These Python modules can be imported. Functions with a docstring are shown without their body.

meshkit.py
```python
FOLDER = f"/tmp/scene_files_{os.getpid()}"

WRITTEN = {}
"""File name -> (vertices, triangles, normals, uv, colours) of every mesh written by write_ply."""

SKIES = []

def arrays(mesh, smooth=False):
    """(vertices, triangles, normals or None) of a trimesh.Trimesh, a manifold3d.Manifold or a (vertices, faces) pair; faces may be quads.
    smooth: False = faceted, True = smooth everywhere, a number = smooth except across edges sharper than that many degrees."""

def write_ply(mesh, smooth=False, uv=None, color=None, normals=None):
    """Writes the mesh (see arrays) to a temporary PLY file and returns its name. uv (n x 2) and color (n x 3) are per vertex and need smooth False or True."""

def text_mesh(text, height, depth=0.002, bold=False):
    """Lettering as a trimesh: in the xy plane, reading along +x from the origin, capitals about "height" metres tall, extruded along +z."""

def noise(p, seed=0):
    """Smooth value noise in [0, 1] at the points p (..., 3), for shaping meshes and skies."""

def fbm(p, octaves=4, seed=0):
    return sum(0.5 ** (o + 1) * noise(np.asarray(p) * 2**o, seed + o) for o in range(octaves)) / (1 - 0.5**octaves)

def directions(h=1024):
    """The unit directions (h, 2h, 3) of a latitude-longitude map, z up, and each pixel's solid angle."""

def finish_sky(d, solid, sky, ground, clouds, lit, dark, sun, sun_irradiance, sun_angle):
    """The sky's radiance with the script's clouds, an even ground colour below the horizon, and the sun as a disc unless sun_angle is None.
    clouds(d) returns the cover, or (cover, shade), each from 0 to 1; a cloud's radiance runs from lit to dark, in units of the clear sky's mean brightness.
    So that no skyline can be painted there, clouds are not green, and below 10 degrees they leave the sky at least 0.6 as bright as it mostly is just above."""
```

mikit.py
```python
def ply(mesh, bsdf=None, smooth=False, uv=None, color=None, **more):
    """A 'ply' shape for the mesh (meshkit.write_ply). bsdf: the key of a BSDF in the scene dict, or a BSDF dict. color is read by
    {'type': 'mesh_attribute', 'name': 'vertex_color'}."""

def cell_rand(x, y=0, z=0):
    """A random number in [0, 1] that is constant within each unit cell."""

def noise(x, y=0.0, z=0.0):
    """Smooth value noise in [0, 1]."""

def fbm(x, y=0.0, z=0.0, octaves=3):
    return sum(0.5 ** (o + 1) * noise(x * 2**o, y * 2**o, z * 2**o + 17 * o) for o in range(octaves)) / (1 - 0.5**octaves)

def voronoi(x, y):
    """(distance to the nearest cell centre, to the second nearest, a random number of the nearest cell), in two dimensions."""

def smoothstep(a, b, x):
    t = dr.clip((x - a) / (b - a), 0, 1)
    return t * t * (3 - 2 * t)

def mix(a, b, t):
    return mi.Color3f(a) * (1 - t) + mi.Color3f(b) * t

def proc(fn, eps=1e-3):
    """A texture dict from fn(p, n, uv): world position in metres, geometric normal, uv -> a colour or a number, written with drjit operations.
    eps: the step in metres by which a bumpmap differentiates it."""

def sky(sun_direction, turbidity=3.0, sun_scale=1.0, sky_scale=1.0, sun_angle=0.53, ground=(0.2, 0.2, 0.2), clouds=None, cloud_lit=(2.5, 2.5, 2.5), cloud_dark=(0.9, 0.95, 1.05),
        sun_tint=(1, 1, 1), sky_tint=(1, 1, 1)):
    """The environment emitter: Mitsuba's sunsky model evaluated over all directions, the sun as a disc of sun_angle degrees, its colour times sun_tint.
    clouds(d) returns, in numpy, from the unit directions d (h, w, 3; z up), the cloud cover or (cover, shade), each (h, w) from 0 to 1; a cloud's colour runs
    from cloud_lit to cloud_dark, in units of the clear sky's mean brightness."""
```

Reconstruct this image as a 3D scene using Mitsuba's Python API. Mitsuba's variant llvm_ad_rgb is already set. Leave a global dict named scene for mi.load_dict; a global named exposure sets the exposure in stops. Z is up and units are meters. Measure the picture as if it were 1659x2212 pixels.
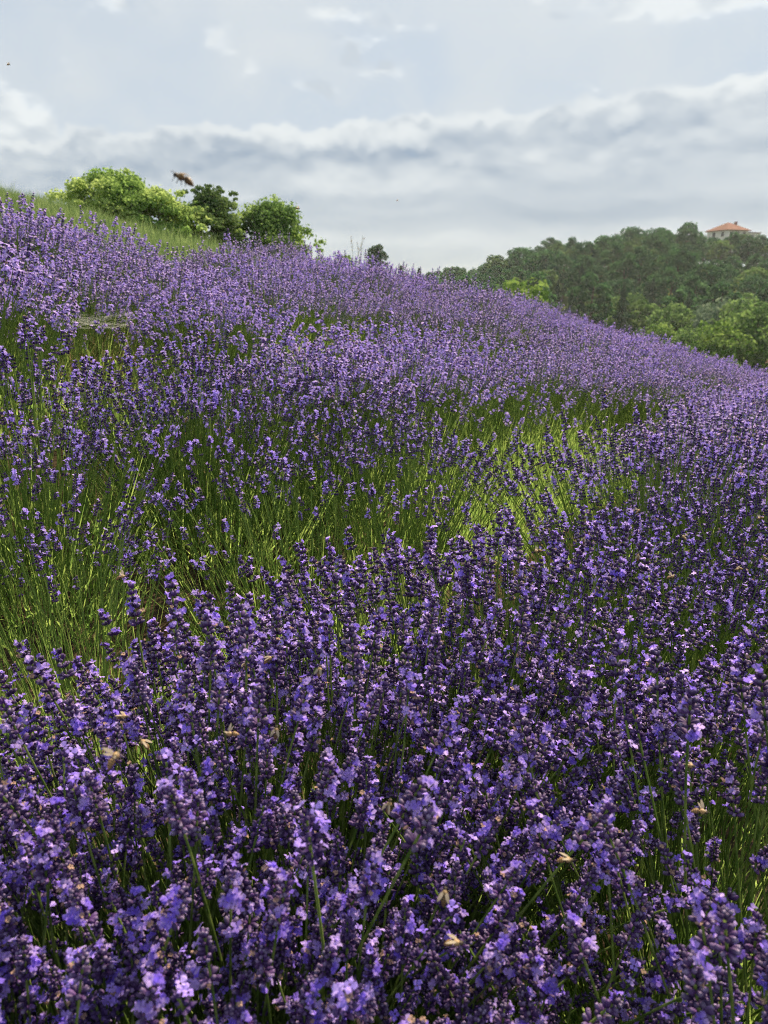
import math, numpy as np, trimesh, mitsuba as mi, drjit as dr, mikit, meshkit
from mikit import proc, noise, fbm, smoothstep, mix
T = mi.ScalarTransform4f
scene, labels = {}, {}

# ------------------------------------------------------------------ camera, sky, exposure
CAM = np.array([0.0, 0.0, 1.075])
PITCH = math.radians(15.6)
XFOV = 53.0
FOCAL = 829.5 / math.tan(math.radians(XFOV / 2))          # in the units of a 1659 x 2212 picture
FWD = np.array([0, math.cos(PITCH), -math.sin(PITCH)])
UPV = np.array([0, math.sin(PITCH), math.cos(PITCH)])
scene['camera'] = {'type': 'thinlens', 'fov': XFOV, 'fov_axis': 'x', 'aperture_radius': 0.0013, 'focus_distance': 1.3,
                   'near_clip': 0.02, 'far_clip': 8000.0,
                   'to_world': T().look_at(origin=CAM.tolist(), target=(CAM + FWD).tolist(), up=[0, 0, 1])}


def px_dir(x, y):
    """Direction of a point of the photograph, as seen from where it was taken."""
    d = FWD + (x - 829.5) / FOCAL * np.array([1.0, 0, 0]) - (y - 1106) / FOCAL * UPV
    return d / np.linalg.norm(d)


def px_azel(x, y):
    d = px_dir(x, y)
    return math.degrees(math.atan2(d[0], d[1])), math.degrees(math.asin(d[2]))


def clouds(d):
    """High thin veil with a lumpy bank of cloud below it that stands higher towards the right and sinks behind the viewer."""
    az = np.degrees(np.arctan2(d[..., 0], d[..., 1]))
    el = np.degrees(np.arcsin(np.clip(d[..., 2], -1, 1)))
    ca, sa = np.sin(np.radians(az)), np.cos(np.radians(az))

    def nz(fa, fe, octaves=4, seed=0, warp=0.0):
        return meshkit.fbm(np.stack([ca * fa, sa * fa, el * fe + warp], -1) + 40.0, octaves, seed)

    def ss(a, b, x):
        u = np.clip((x - a) / (b - a), 0, 1)
        return u * u * (3 - 2 * u)
    w1, w2 = nz(10, 0.16, 4, 31) - 0.5, nz(10, 0.16, 4, 32) - 0.5
    billow = 1 - np.abs(2 * nz(16, 0.30, 4, 3, 1.5 * w1) - 1)                 # round heads
    fine = nz(44, 0.8, 4, 9, 1.2 * w2) - 0.5
    lump = nz(7, 0.05, 3, 13) - 0.5
    slow = nz(4, 0.10, 3, 17, 0.6 * w1)
    puff = 0.35 + 0.65 * ss(25, -18, az) * ss(-75, -40, az)
    edge = 11.0 + 4.4 * np.sin(np.radians(az)) + 1.2 * lump + (0.3 + 0.7 * puff) * (1.5 * (billow - 0.55) + 2.0 * fine + 2.2 * (nz(24, 0.5, 3, 61, 1.0 * w1) - 0.5))
    dd = edge - el
    bank = ss(-0.12, 0.28 + 0.3 * (1 - puff), dd)
    # the high veil, smooth, with broken bright cumulus in some parts of it
    wisp = nz(4.5, 0.14, 5, 5, 1.0 * w2)
    cover = 0.87 + 0.09 * ss(0.36, 0.64, wisp)
    shade = 0.44 - 0.14 * ss(0.36, 0.64, wisp) - 0.12 * ss(10, 26, el)
    right = ss(8, 20, az) * ss(75, 50, az) * ss(14.5, 17, el - 0.03 * az) * ss(50, 35, el)
    left = ss(-17, -24, az) * ss(-75, -50, az) * ss(13.5, 11, el)
    mass = nz(8, 0.20, 5, 21, 1.6 * w1) + 0.9 * (nz(26, 0.7, 5, 26, 1.0 * w2) - 0.5)
    broken = ss(0.45, 0.60, mass + 0.13 * left + 0.17 * right - 0.19 * (1 - right - left)) ** 1.3
    relief = nz(26, 0.7, 4, 25, 1.5 * w2)
    shade = shade * (1 - broken) + broken * np.clip(0.12 + 1.6 * (0.52 - relief), 0, 0.42)
    shade = shade - 0.14 * right
    cover = np.maximum(cover, 0.95 * broken)
    # the bank: bright ragged top, blue grey folds below, paler layers towards the horizon
    fold = 0.55 * nz(15, 0.50, 5, 41, 2.0 * w1) + 0.45 * nz(40, 1.1, 4, 45, 1.5 * w2)
    layer = nz(5, 0.55, 5, 43, 1.1 * w2)
    bshade = 0.02 + 0.56 * ss(0.3, 2.0, dd + 4.0 * (fold - 0.5) + 1.0 * fine)
    bshade = bshade + 1.5 * (0.5 - fold) * ss(0.5, 1.2, dd) * ss(6, 3.0, dd) + 1.05 * (0.47 - layer) * ss(1.2, 3.0, dd) - 0.10 * ss(4, 9, dd)
    bshade = bshade - 0.06 * ss(3.2, 0.8, el) + 0.5 * (slow - 0.5) + 0.03
    cover = cover * (1 - bank) + 0.97 * bank
    shade = shade * (1 - bank) + np.clip(bshade, 0, 1) * bank
    return np.clip(cover, 0, 1), np.clip(shade, 0, 1)


SUN_AZ, SUN_EL = math.radians(34), math.radians(50)
SUN = [math.cos(SUN_EL) * math.sin(SUN_AZ), math.cos(SUN_EL) * math.cos(SUN_AZ), math.sin(SUN_EL)]
scene['sky'] = mikit.sky(SUN, turbidity=2.6, sun_scale=1.0, clouds=clouds, cloud_lit=(1.74, 1.82, 1.84), cloud_dark=(0.50, 0.69, 0.96),
                         ground=(0.06, 0.08, 0.05), sun_tint=(1.0, 0.96, 0.88))
exposure = 2.6

# ------------------------------------------------------------------ terrain
CA, SA = 0.8660, 0.5                                       # the rows run 30 degrees right of the view


def st(x, y):
    return -CA * x + SA * y, SA * x + CA * y


def xy(s, t):
    return -CA * s + SA * t, SA * s + CA * t


def sstep(a, b, x):
    u = np.clip((np.asarray(x, float) - a) / (b - a), 0, 1)
    return u * u * (3 - 2 * u)


RIDGE_PX = [(700, 640), (850, 592), (950, 575), (1060, 562), (1110, 535), (1200, 510), (1270, 516), (1380, 494), (1480, 490), (1560, 504), (1659, 500)]
RIDGE = np.array([px_azel(*p) for p in RIDGE_PX])
RIDGE_R = 290.0


def ground(x, y):
    x, y = np.asarray(x, float), np.asarray(y, float)
    s, t = st(x, y)
    soft = lambda a, k: np.where(a / k > 30, a, k * np.log1p(np.exp(np.minimum(a / k, 30))))
    f = 0.08 * s + 0.19 * (soft(s - 0.6, 0.25) - soft(-0.6, 0.25)) - 0.04 * soft(s - 2.7, 0.4) - 0.20 * soft(s - 45, 6)
    f = np.where(s < -4, -0.32 + 0.12 * (s + 4), f)
    ta = np.abs(t)
    near = f - np.where(ta < 25, 0.0054 * ta ** 2, 0.0054 * 625 + 0.27 * (ta - 25))
    near = near + 0.03 * (meshkit.noise(np.stack([x * 1.7, y * 1.7, x * 0], -1), 4) - 0.5)
    r, b = np.hypot(x, y), np.degrees(np.arctan2(x, y))
    ridge_el = np.interp(b, RIDGE[:, 0], RIDGE[:, 1], left=1.0, right=RIDGE[-1, 1])
    top = np.tan(np.radians(ridge_el)) * RIDGE_R - 10.3
    valley = -11.0 + 2.0 * (meshkit.noise(np.stack([x * 0.012, y * 0.012, x * 0], -1), 7) - 0.5)
    hill = sstep(130, RIDGE_R, r) * (top + 11) * sstep(-60, -5, b) * sstep(110, 45, b)
    far = valley + hill - 0.02 * np.maximum(r - 420, 0)
    k = 1.2
    m = np.maximum(near, far)
    return np.where(np.abs(near - far) < 15, m + k * np.log(np.exp((near - m) / k) + np.exp((far - m) / k)) * (r > 8), m)


def proj_on(x, y, lift):
    """The point on the surface 'ground + lift' that the photograph shows at pixel (x, y)."""
    d = px_dir(x, y)
    r = np.concatenate([np.linspace(0.2, 14, 1400), np.geomspace(14.1, 400, 600)])
    P = CAM + r[:, None] * d
    below = P[:, 2] < ground(P[:, 0], P[:, 1]) + lift
    i = int(np.argmax(below)) if below.any() else 700
    return P[i]


def at(x, y, r):
    return CAM + r * px_dir(x, y)


radii = np.concatenate([[0.0], np.geomspace(0.15, 1500, 215)])
angles = np.linspace(0, 2 * np.pi, 361)[:-1]
RR, AA = np.meshgrid(radii, angles, indexing='ij')
GX, GY = RR * np.sin(AA), RR * np.cos(AA)
GV = np.stack([GX, GY, ground(GX, GY)], -1).reshape(-1, 3)
ii, jj = np.meshgrid(np.arange(len(radii) - 1), np.arange(360), indexing='ij')
q = np.stack([ii * 360 + jj, ii * 360 + (jj + 1) % 360, (ii + 1) * 360 + (jj + 1) % 360, (ii + 1) * 360 + jj], -1).reshape(-1, 4)
GF = np.vstack([q[:, [0, 2, 1]], q[:, [0, 3, 2]]])


def soil_color(p, n, uv):
    s, t = -CA * p.x + SA * p.y, SA * p.x + CA * p.y
    big, small = fbm(p.x * 3, p.y * 3, 0.0, 4), fbm(p.x * 40, p.y * 40, 1.0, 3)
    soil = mix((0.03, 0.023, 0.016), (0.10, 0.075, 0.05), smoothstep(0.3, 0.75, 0.5 * big + 0.5 * small))
    far = fbm(p.x * 0.05, p.y * 0.05, 3.0, 4)
    grass = mix((0.07, 0.10, 0.03), (0.15, 0.18, 0.06), smoothstep(0.3, 0.7, 0.6 * far + 0.4 * big))
    g = dr.maximum(smoothstep(4.4, 5.0, s + 0.5 * big), smoothstep(15, 18, t))
    g = dr.maximum(g, 0.75 * smoothstep(0.55, 0.72, fbm(p.x * 1.3, p.y * 1.3, 5.0, 3)))
    return mix(soil, grass, g)


scene['m_ground'] = {'type': 'bumpmap', 'texture': proc(lambda p, n, uv: fbm(p.x * 30, p.y * 30, 0.0, 3), 0.004), 'scale': 0.012,
                     'bsdf': {'type': 'twosided', 'bsdf': {'type': 'diffuse', 'reflectance': proc(soil_color)}}}
scene['ground'] = mikit.ply((GV, GF), 'm_ground', True)
labels['ground'] = {'label': 'brown soil and grassy hillside under the lavender rows and valley', 'kind': 'structure'}

# ------------------------------------------------------------------ materials


def thin(color, trans, rough=0.5, **k):
    return {'type': 'principledthin', 'base_color': color, 'roughness': rough, 'diff_trans': trans, 'spec_trans': 0.0, 'eta': 1.4 if rough < 0.7 else 1.12, **k}


def vary(a, b, f, seed, lo=0.3, hi=0.7):
    return proc(lambda p, n, uv: mix(a, b, smoothstep(lo, hi, noise(p.x * f + seed, p.y * f, p.z * f))))


scene['m_stem'] = thin(vary((0.11, 0.19, 0.045), (0.23, 0.32, 0.09), 60, 1), 0.8, 0.38)
scene['m_leaf'] = thin(vary((0.16, 0.29, 0.065), (0.40, 0.55, 0.15), 45, 2), 1.5, 0.45)
scene['m_calyx'] = {'type': 'twosided', 'bsdf': {'type': 'principled', 'base_color': {'type': 'mesh_attribute', 'name': 'vertex_color'},
                    'roughness': 0.6, 'specular': 0.28, 'sheen': 1.0, 'sheen_tint': 0.15}}
scene['m_petal'] = thin(vary((0.31, 0.205, 0.95), (0.62, 0.48, 1.0), 130, 4), 1.3, 0.6)
scene['m_withered'] = thin({'type': 'rgb', 'value': (0.42, 0.29, 0.22)}, 0.6, 0.6)
scene['m_spike'] = thin({'type': 'mesh_attribute', 'name': 'vertex_color'}, 0.75, 0.5)
scene['m_grass'] = thin(vary((0.13, 0.215, 0.075), (0.27, 0.36, 0.145), 9, 5), 1.0, 0.5)
scene['m_straw'] = thin(vary((0.22, 0.15, 0.08), (0.45, 0.36, 0.20), 30, 6), 0.6, 0.6)
scene['m_bark'] = {'type': 'twosided', 'bsdf': {'type': 'diffuse', 'reflectance': vary((0.06, 0.045, 0.035), (0.16, 0.13, 0.10), 8, 7)}}
LEAF_TONES = {'field_bright': ((0.22, 0.36, 0.10), (0.40, 0.52, 0.18)), 'field_dark': ((0.075, 0.13, 0.05), (0.15, 0.23, 0.08)), 'field_mid': ((0.13, 0.23, 0.07), (0.26, 0.38, 0.12)),
              'bright': ((0.16, 0.28, 0.07), (0.31, 0.44, 0.13)), 'mid': ((0.08, 0.155, 0.05), (0.17, 0.27, 0.085)),
              'dark': ((0.026, 0.075, 0.036), (0.070, 0.150, 0.062)), 'wood': ((0.028, 0.082, 0.036), (0.078, 0.175, 0.066)),
              'olive': ((0.048, 0.098, 0.036), (0.115, 0.185, 0.066)), 'needle': ((0.035, 0.070, 0.042), (0.075, 0.125, 0.065)),
              'silver': ((0.11, 0.17, 0.11), (0.20, 0.27, 0.18)), 'yellow': ((0.10, 0.19, 0.04), (0.20, 0.30, 0.08))}
for k, (a, b) in LEAF_TONES.items():
    scene['m_tree_' + k] = thin(vary(a, b, 0.9, 11), {'field_bright': 1.2, 'field_mid': 1.1, 'bright': 1.1, 'yellow': 1.0, 'wood': 1.3, 'olive': 1.3, 'needle': 0.5, 'dark': 1.1, 'mid': 1.2}.get(k, 0.8), 0.8)

# ------------------------------------------------------------------ small mesh kit
RNG = np.random.default_rng(7)


def unit(v):
    return v / (np.linalg.norm(v, axis=-1, keepdims=True) + 1e-12)


def basis(d, roll):
    """Rotation matrices (n,3,3) that turn z into the directions d, rolled about it."""
    d = unit(np.atleast_2d(d))
    a = unit(np.cross(np.where(np.abs(d[:, 2:]) < 0.95, [0, 0, 1.0], [1.0, 0, 0]), d))
    b = np.cross(d, a)
    c, s = np.cos(roll)[:, None], np.sin(roll)[:, None]
    return np.stack([a * c + b * s, b * c - a * s, d], -1)


def scatter(tv, tf, R, pos, scale):
    """Many copies of a small template in one pair of arrays."""
    scale = np.broadcast_to(np.asarray(scale, float).reshape(-1, 1) if np.ndim(scale) < 2 else scale, (len(R), 3))
    v = np.einsum('nij,nkj->nki', R, tv[None] * scale[:, None, :]) + pos[:, None, :]
    f = tf[None] + (np.arange(len(R)) * len(tv))[:, None, None]
    return v.reshape(-1, 3), f.reshape(-1, 3)


def join(parts):
    vs, fs, n = [], [], 0
    for v, f in parts:
        vs.append(v); fs.append(f + n); n += len(v)
    return np.vstack(vs), np.vstack(fs)


def tube(pts, rad, sides=4):
    p = np.asarray(pts, float)
    t = unit(np.gradient(p, axis=0))
    a = unit(np.cross(t, np.where(np.abs(t[:, 2:]) < 0.9, [0, 0, 1.0], [1.0, 0, 0])))
    b = np.cross(t, a)
    g = np.arange(sides) * 2 * np.pi / sides
    rad = np.broadcast_to(rad, (len(p),))
    v = p[:, None] + rad[:, None, None] * (np.cos(g)[None, :, None] * a[:, None] + np.sin(g)[None, :, None] * b[:, None])
    i, j = np.meshgrid(np.arange(len(p) - 1), np.arange(sides), indexing='ij')
    q = np.stack([i * sides + j, i * sides + (j + 1) % sides, (i + 1) * sides + (j + 1) % sides, (i + 1) * sides + j], -1).reshape(-1, 4)
    return v.reshape(-1, 3), np.vstack([q[:, [0, 1, 2]], q[:, [0, 2, 3]]])


def lathe(profile, sides):
    """A closed spindle along z from (z, r) pairs whose ends are points."""
    zs, rs = np.array(profile, float).T
    g = np.arange(sides) * 2 * np.pi / sides
    v = [[0, 0, zs[0]]]
    for z, r in zip(zs[1:-1], rs[1:-1]):
        v += [[r * math.cos(a), r * math.sin(a), z] for a in g]
    v.append([0, 0, zs[-1]])
    n, f = len(zs) - 2, []
    for j in range(sides):
        k = (j + 1) % sides
        f.append([0, 1 + k, 1 + j])
        for i in range(n - 1):
            a, b = 1 + i * sides, 1 + (i + 1) * sides
            f += [[a + j, a + k, b + k], [a + j, b + k, b + j]]
        f.append([1 + (n - 1) * sides + j, 1 + (n - 1) * sides + k, len(v) - 1])
    return np.array(v), np.array(f)


def group_of(name, parts):
    scene[name] = {'type': 'shapegroup', **parts}


def matrix(R, p, s=1.0):
    m = np.eye(4)
    m[:3, :3] = R * s
    m[:3, 3] = p
    return T(m)


def instance(key, grp, R, p, s=1.0):
    scene[key] = {'type': 'instance', 'to_world': matrix(R, p, s), 'g': {'type': 'ref', 'id': grp}}


# ------------------------------------------------------------------ lavender flower spikes
CALYX0 = lathe([(0, 0), (0.05, 0.12), (0.35, 0.25), (0.72, 0.25), (1.0, 0.17), (0.93, 0)], 6)
CALYX1 = lathe([(0, 0), (0.52, 0.29), (1.0, 0)], 4)
CALYX2 = lathe([(0, 0), (0.55, 0.30), (1.0, 0)], 3)


def corolla(lobes, detail, seed=0):
    """A small two-lipped flower, about one unit wide, facing +z."""
    r = np.random.default_rng(seed)
    v, f = [[0, 0, -0.45]], []
    for k in range(lobes):
        a = 2 * np.pi * k / lobes
        big = 1.15 if k < 2 else 0.85
        w = np.pi / lobes
        z = lambda: float(r.uniform(0.02, 0.34)) * (1.0 if k < 2 else 0.6) - (0.0 if k < 2 else 0.16)
        n = len(v)
        v += [[0.14 * math.cos(a - w), 0.14 * math.sin(a - w), 0.0], [0.14 * math.cos(a + w), 0.14 * math.sin(a + w), 0.0],
              [0.44 * big * math.cos(a - 0.82 * w), 0.44 * big * math.sin(a - 0.82 * w), z()], [0.44 * big * math.cos(a + 0.82 * w), 0.44 * big * math.sin(a + 0.82 * w), z()],
              [0.56 * big * math.cos(a), 0.56 * big * math.sin(a), z()]]
        f += [[n, n + 2, n + 3], [n, n + 3, n + 1], [n + 2, n + 4, n + 3]]
        if detail:
            f.append([0, n, n + 1])
    return np.array(v), np.array(f)


COR0 = [corolla(5, True, k) for k in range(3)]
COR1 = [corolla(4, False, 9)]
COR2 = (np.array([[-0.5, -0.35, 0.05], [0.5, -0.35, -0.05], [0.45, 0.4, 0.1], [-0.45, 0.4, 0.0]]), np.array([[0, 1, 2], [0, 2, 3]]))
C_STEM, C_STEM2 = np.array([0.13, 0.22, 0.05]), np.array([0.23, 0.33, 0.09])
C_CAL, C_CAL2 = np.array([0.036, 0.018, 0.088]), np.array([0.14, 0.085, 0.29])
C_PET, C_PET2 = np.array([0.30, 0.20, 0.92]), np.array([0.60, 0.47, 1.0])


def spike_arrays(lod, rng, openness):
    L = rng.uniform(0.30, 0.37)
    bend = rng.normal(0, 0.018, 2)
    axis = lambda z: np.stack([bend[0] * (z / L) ** 2, bend[1] * (z / L) ** 2, z], -1)
    nw = int(rng.integers(4, 7)) if lod < 2 else int(rng.integers(3, 6))
    sp = (0.0084 if lod < 2 else 0.0115) * rng.uniform(0.9, 1.1)
    z = L + np.cumsum(np.concatenate([[0], sp * np.linspace(1.12, 0.72, nw - 1)]))
    if lod < 2 and rng.random() < 0.45:
        z[0] -= rng.uniform(0.006, 0.02)
    top = z[-1]
    sides, ns = [(5, 7), (3, 4), (3, 3)][lod]
    stem = tube(axis(np.linspace(0, top, ns)), np.linspace(0.00135, 0.0009, ns) * (1 if lod == 0 else 1.1), sides)
    per = [9, 7, 5][lod]
    pos, dirs, size, last = [], [], [], []
    for k in range(nw):
        frac = k / (nw - 1)
        n = max(3, int(round(per * (1 - 0.35 * frac))))
        ph = rng.uniform(0, 2 * np.pi)
        for j in range(n):
            a = ph + 2 * np.pi * j / n + rng.normal(0, 0.16)
            e = math.radians(rng.uniform(12, 46) + 32 * frac ** 2)
            pos.append(axis(z[k] + rng.normal(0, 0.0009)))
            dirs.append([math.cos(a) * math.cos(e), math.sin(a) * math.cos(e), math.sin(e)])
            size.append(rng.uniform(0.85, 1.15) * (1 - 0.22 * frac))
    pos.append(axis(top)); dirs.append([0, 0, 1]); size.append(0.8)
    pos, dirs, size = np.array(pos), unit(np.array(dirs)), np.array(size)
    clen = np.array([0.0072, 0.0074, 0.0088])[lod] * size
    roll = rng.uniform(0, 6.28, len(pos))
    cal = scatter(*[CALYX0, CALYX1, CALYX2][lod], basis(dirs, roll), pos + dirs * 0.0012, np.stack([clen * 0.98, clen * 0.98, clen], -1))
    # open flowers come in clumps on a side of the head
    side = rng.uniform(0, 2 * np.pi)
    lean = np.cos(np.arctan2(dirs[:, 1], dirs[:, 0]) - side)
    u = rng.random(len(pos)) - 0.36 * lean + 0.08
    opened, dry = u < openness, (u > openness) & (u < openness + 0.035)
    fd = unit(dirs + rng.normal(0, 0.34, dirs.shape))
    fp = pos + dirs * (clen + [0.0028, 0.0026, 0.0018][lod])[:, None]
    cors, drys = [], []
    for sel, out, sc in ((opened, cors, 1.0), (dry, drys, 0.55)):
        w = np.array([0.0082, 0.0080, 0.0100])[lod] * rng.uniform(0.8, 1.15, len(pos)) * sc
        if lod == 2:
            if sel.any():
                out.append(scatter(*COR2, basis(fd, roll)[sel], fp[sel], w[sel]))
        else:
            temps = COR0 if lod == 0 else COR1
            which = rng.integers(0, len(temps), len(pos))
            for k, tm in enumerate(temps):
                m = sel & (which == k)
                if m.any():
                    out.append(scatter(*tm, basis(fd, roll)[m], fp[m], w[m]))
    return stem, cal, cors, drys


def spike_colored(lod, rng, openness):
    stem, cal, cors, drys = spike_arrays(lod, rng, openness)
    parts, cols = [stem, cal] + cors + drys, []
    tone = rng.uniform(0, 1)
    cols.append(np.tile(C_STEM * (1 - tone) + C_STEM2 * tone, (len(stem[0]), 1)))
    nv = len([CALYX0, CALYX1, CALYX2][lod][0])
    u = np.repeat(rng.random(len(cal[0]) // nv), nv)[:, None] ** 1.5
    tip = np.tile(([CALYX0, CALYX1, CALYX2][lod][0][:, 2:] > 0.9) * 1.0, (len(u) // nv, 1)) * (0.35 if lod < 2 else 0.3)
    cols.append((C_CAL * (1 - u) + C_CAL2 * u) * (1.0 if lod < 2 else 1.9) * (1 - tip) + np.array([0.34, 0.29, 0.46]) * tip)
    nv = len(COR2[0]) if lod == 2 else len(COR1[0][0])
    for c in cors:
        u = np.repeat(rng.random(len(c[0]) // nv), nv)[:, None]
        cols.append((C_PET * (1 - u) + C_PET2 * u) * (0.85 if lod == 2 else 1) + (np.array([0.125, 0.11, 0.05]) if lod == 2 else 0))
    for c in drys:
        cols.append(np.tile([0.40, 0.28, 0.22], (len(c[0]), 1)))
    v, f = join(parts)
    return v, f, np.vstack(cols)


def calyx_colors(cal, temp, rng):
    """Deep purple, each calyx its own shade, with a pale hairy rim at the mouth."""
    n, m = len(cal[0]) // len(temp[0]), len(temp[0])
    u = rng.random((n, 1, 1)) ** 1.6
    tip = np.clip((temp[0][:, 2] - 0.62) / 0.35, 0, 1)[None, :, None] * rng.uniform(0.0, 0.6, (n, 1, 1))
    c = np.array([0.022, 0.008, 0.050]) * (1 - u) + np.array([0.095, 0.042, 0.18]) * u
    return (c * (1 - tip) + np.array([0.34, 0.29, 0.46]) * tip).reshape(-1, 3)


NEAR_KINDS, MID_KINDS, FAR_KINDS = 14, 14, 10
rng = np.random.default_rng(21)
for k in range(NEAR_KINDS):
    stem, cal, cors, drys = spike_arrays(0, rng, 0.03 + 0.31 * (k / 13) ** 1.4)
    parts = {'stem': mikit.ply(stem, 'm_stem', True), 'calyx': mikit.ply(cal, 'm_calyx', True, color=calyx_colors(cal, CALYX0, rng))}
    if cors:
        parts['corolla'] = mikit.ply(join(cors), 'm_petal', True)
    if drys:
        parts['withered_corolla'] = mikit.ply(join(drys), 'm_withered', True)
    group_of(f'g_near_spike_{k}', parts)
NEAR_PARTS = [[c for c in scene[f'g_near_spike_{k}'] if c != 'type'] for k in range(NEAR_KINDS)]
for k in range(MID_KINDS):
    v, f, c = spike_colored(1, rng, 0.06 + 0.32 * (k / 13) ** 1.3)
    group_of(f'g_mid_spike_{k}', {'spike': mikit.ply((v, f), 'm_spike', False, color=c)})
FAR_SPIKES = [spike_colored(2, rng, 0.34 + 0.40 * k / 9) for k in range(FAR_KINDS)]

# ------------------------------------------------------------------ lavender plants
ROWQ = np.array([[-CA, SA, 0], [SA, CA, 0], [0, 0, 1.0]]).T      # columns: across the row, along the row, up


def spike_places(n, rng, lean=(0, 0), flank=0.0):
    """(positions, directions, scales) of the flower spikes of one plant, relative to its foot; x is across the row."""
    a, rho = rng.uniform(0, 2 * np.pi, 3 * n), np.sqrt(rng.random(3 * n))
    px, py = rho * np.cos(a), rho * np.sin(a)
    ok = np.nonzero(rng.random(3 * n) > flank * sstep(0.25, -0.25, px))[0][:n]      # few spikes on the flank down the slope
    px, py, rho, n = px[ok], py[ok], rho[ok], len(ok)
    base = np.stack([0.25 * px, 0.22 * py, 0.13 + 0.10 * (1 - rho ** 2)], -1)
    tx = np.radians(36) * px + rng.normal(0, 0.10, n) + lean[0]
    ty = np.radians(24) * py + rng.normal(0, 0.10, n) + lean[1]
    d = np.stack([np.tan(tx), np.tan(ty), np.ones(n)], -1)
    sc = rng.normal(0.99, 0.115, n) - 0.03 * rho
    return base @ ROWQ.T, unit(d) @ ROWQ.T, np.clip(sc, 0.62, 1.22)


LEAF = (np.array([[-0.5, 0, 0], [0.5, 0, 0], [-0.42, 0.08, 0.55], [0.42, 0.08, 0.55], [0, 0.28, 1.0]]), np.array([[0, 1, 3], [0, 3, 2], [2, 3, 4]]))
LEAF_F = (np.array([[-0.5, 0, 0], [0.5, 0, 0], [0, 0.15, 1.0]]), np.array([[0, 1, 2]]))


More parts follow.
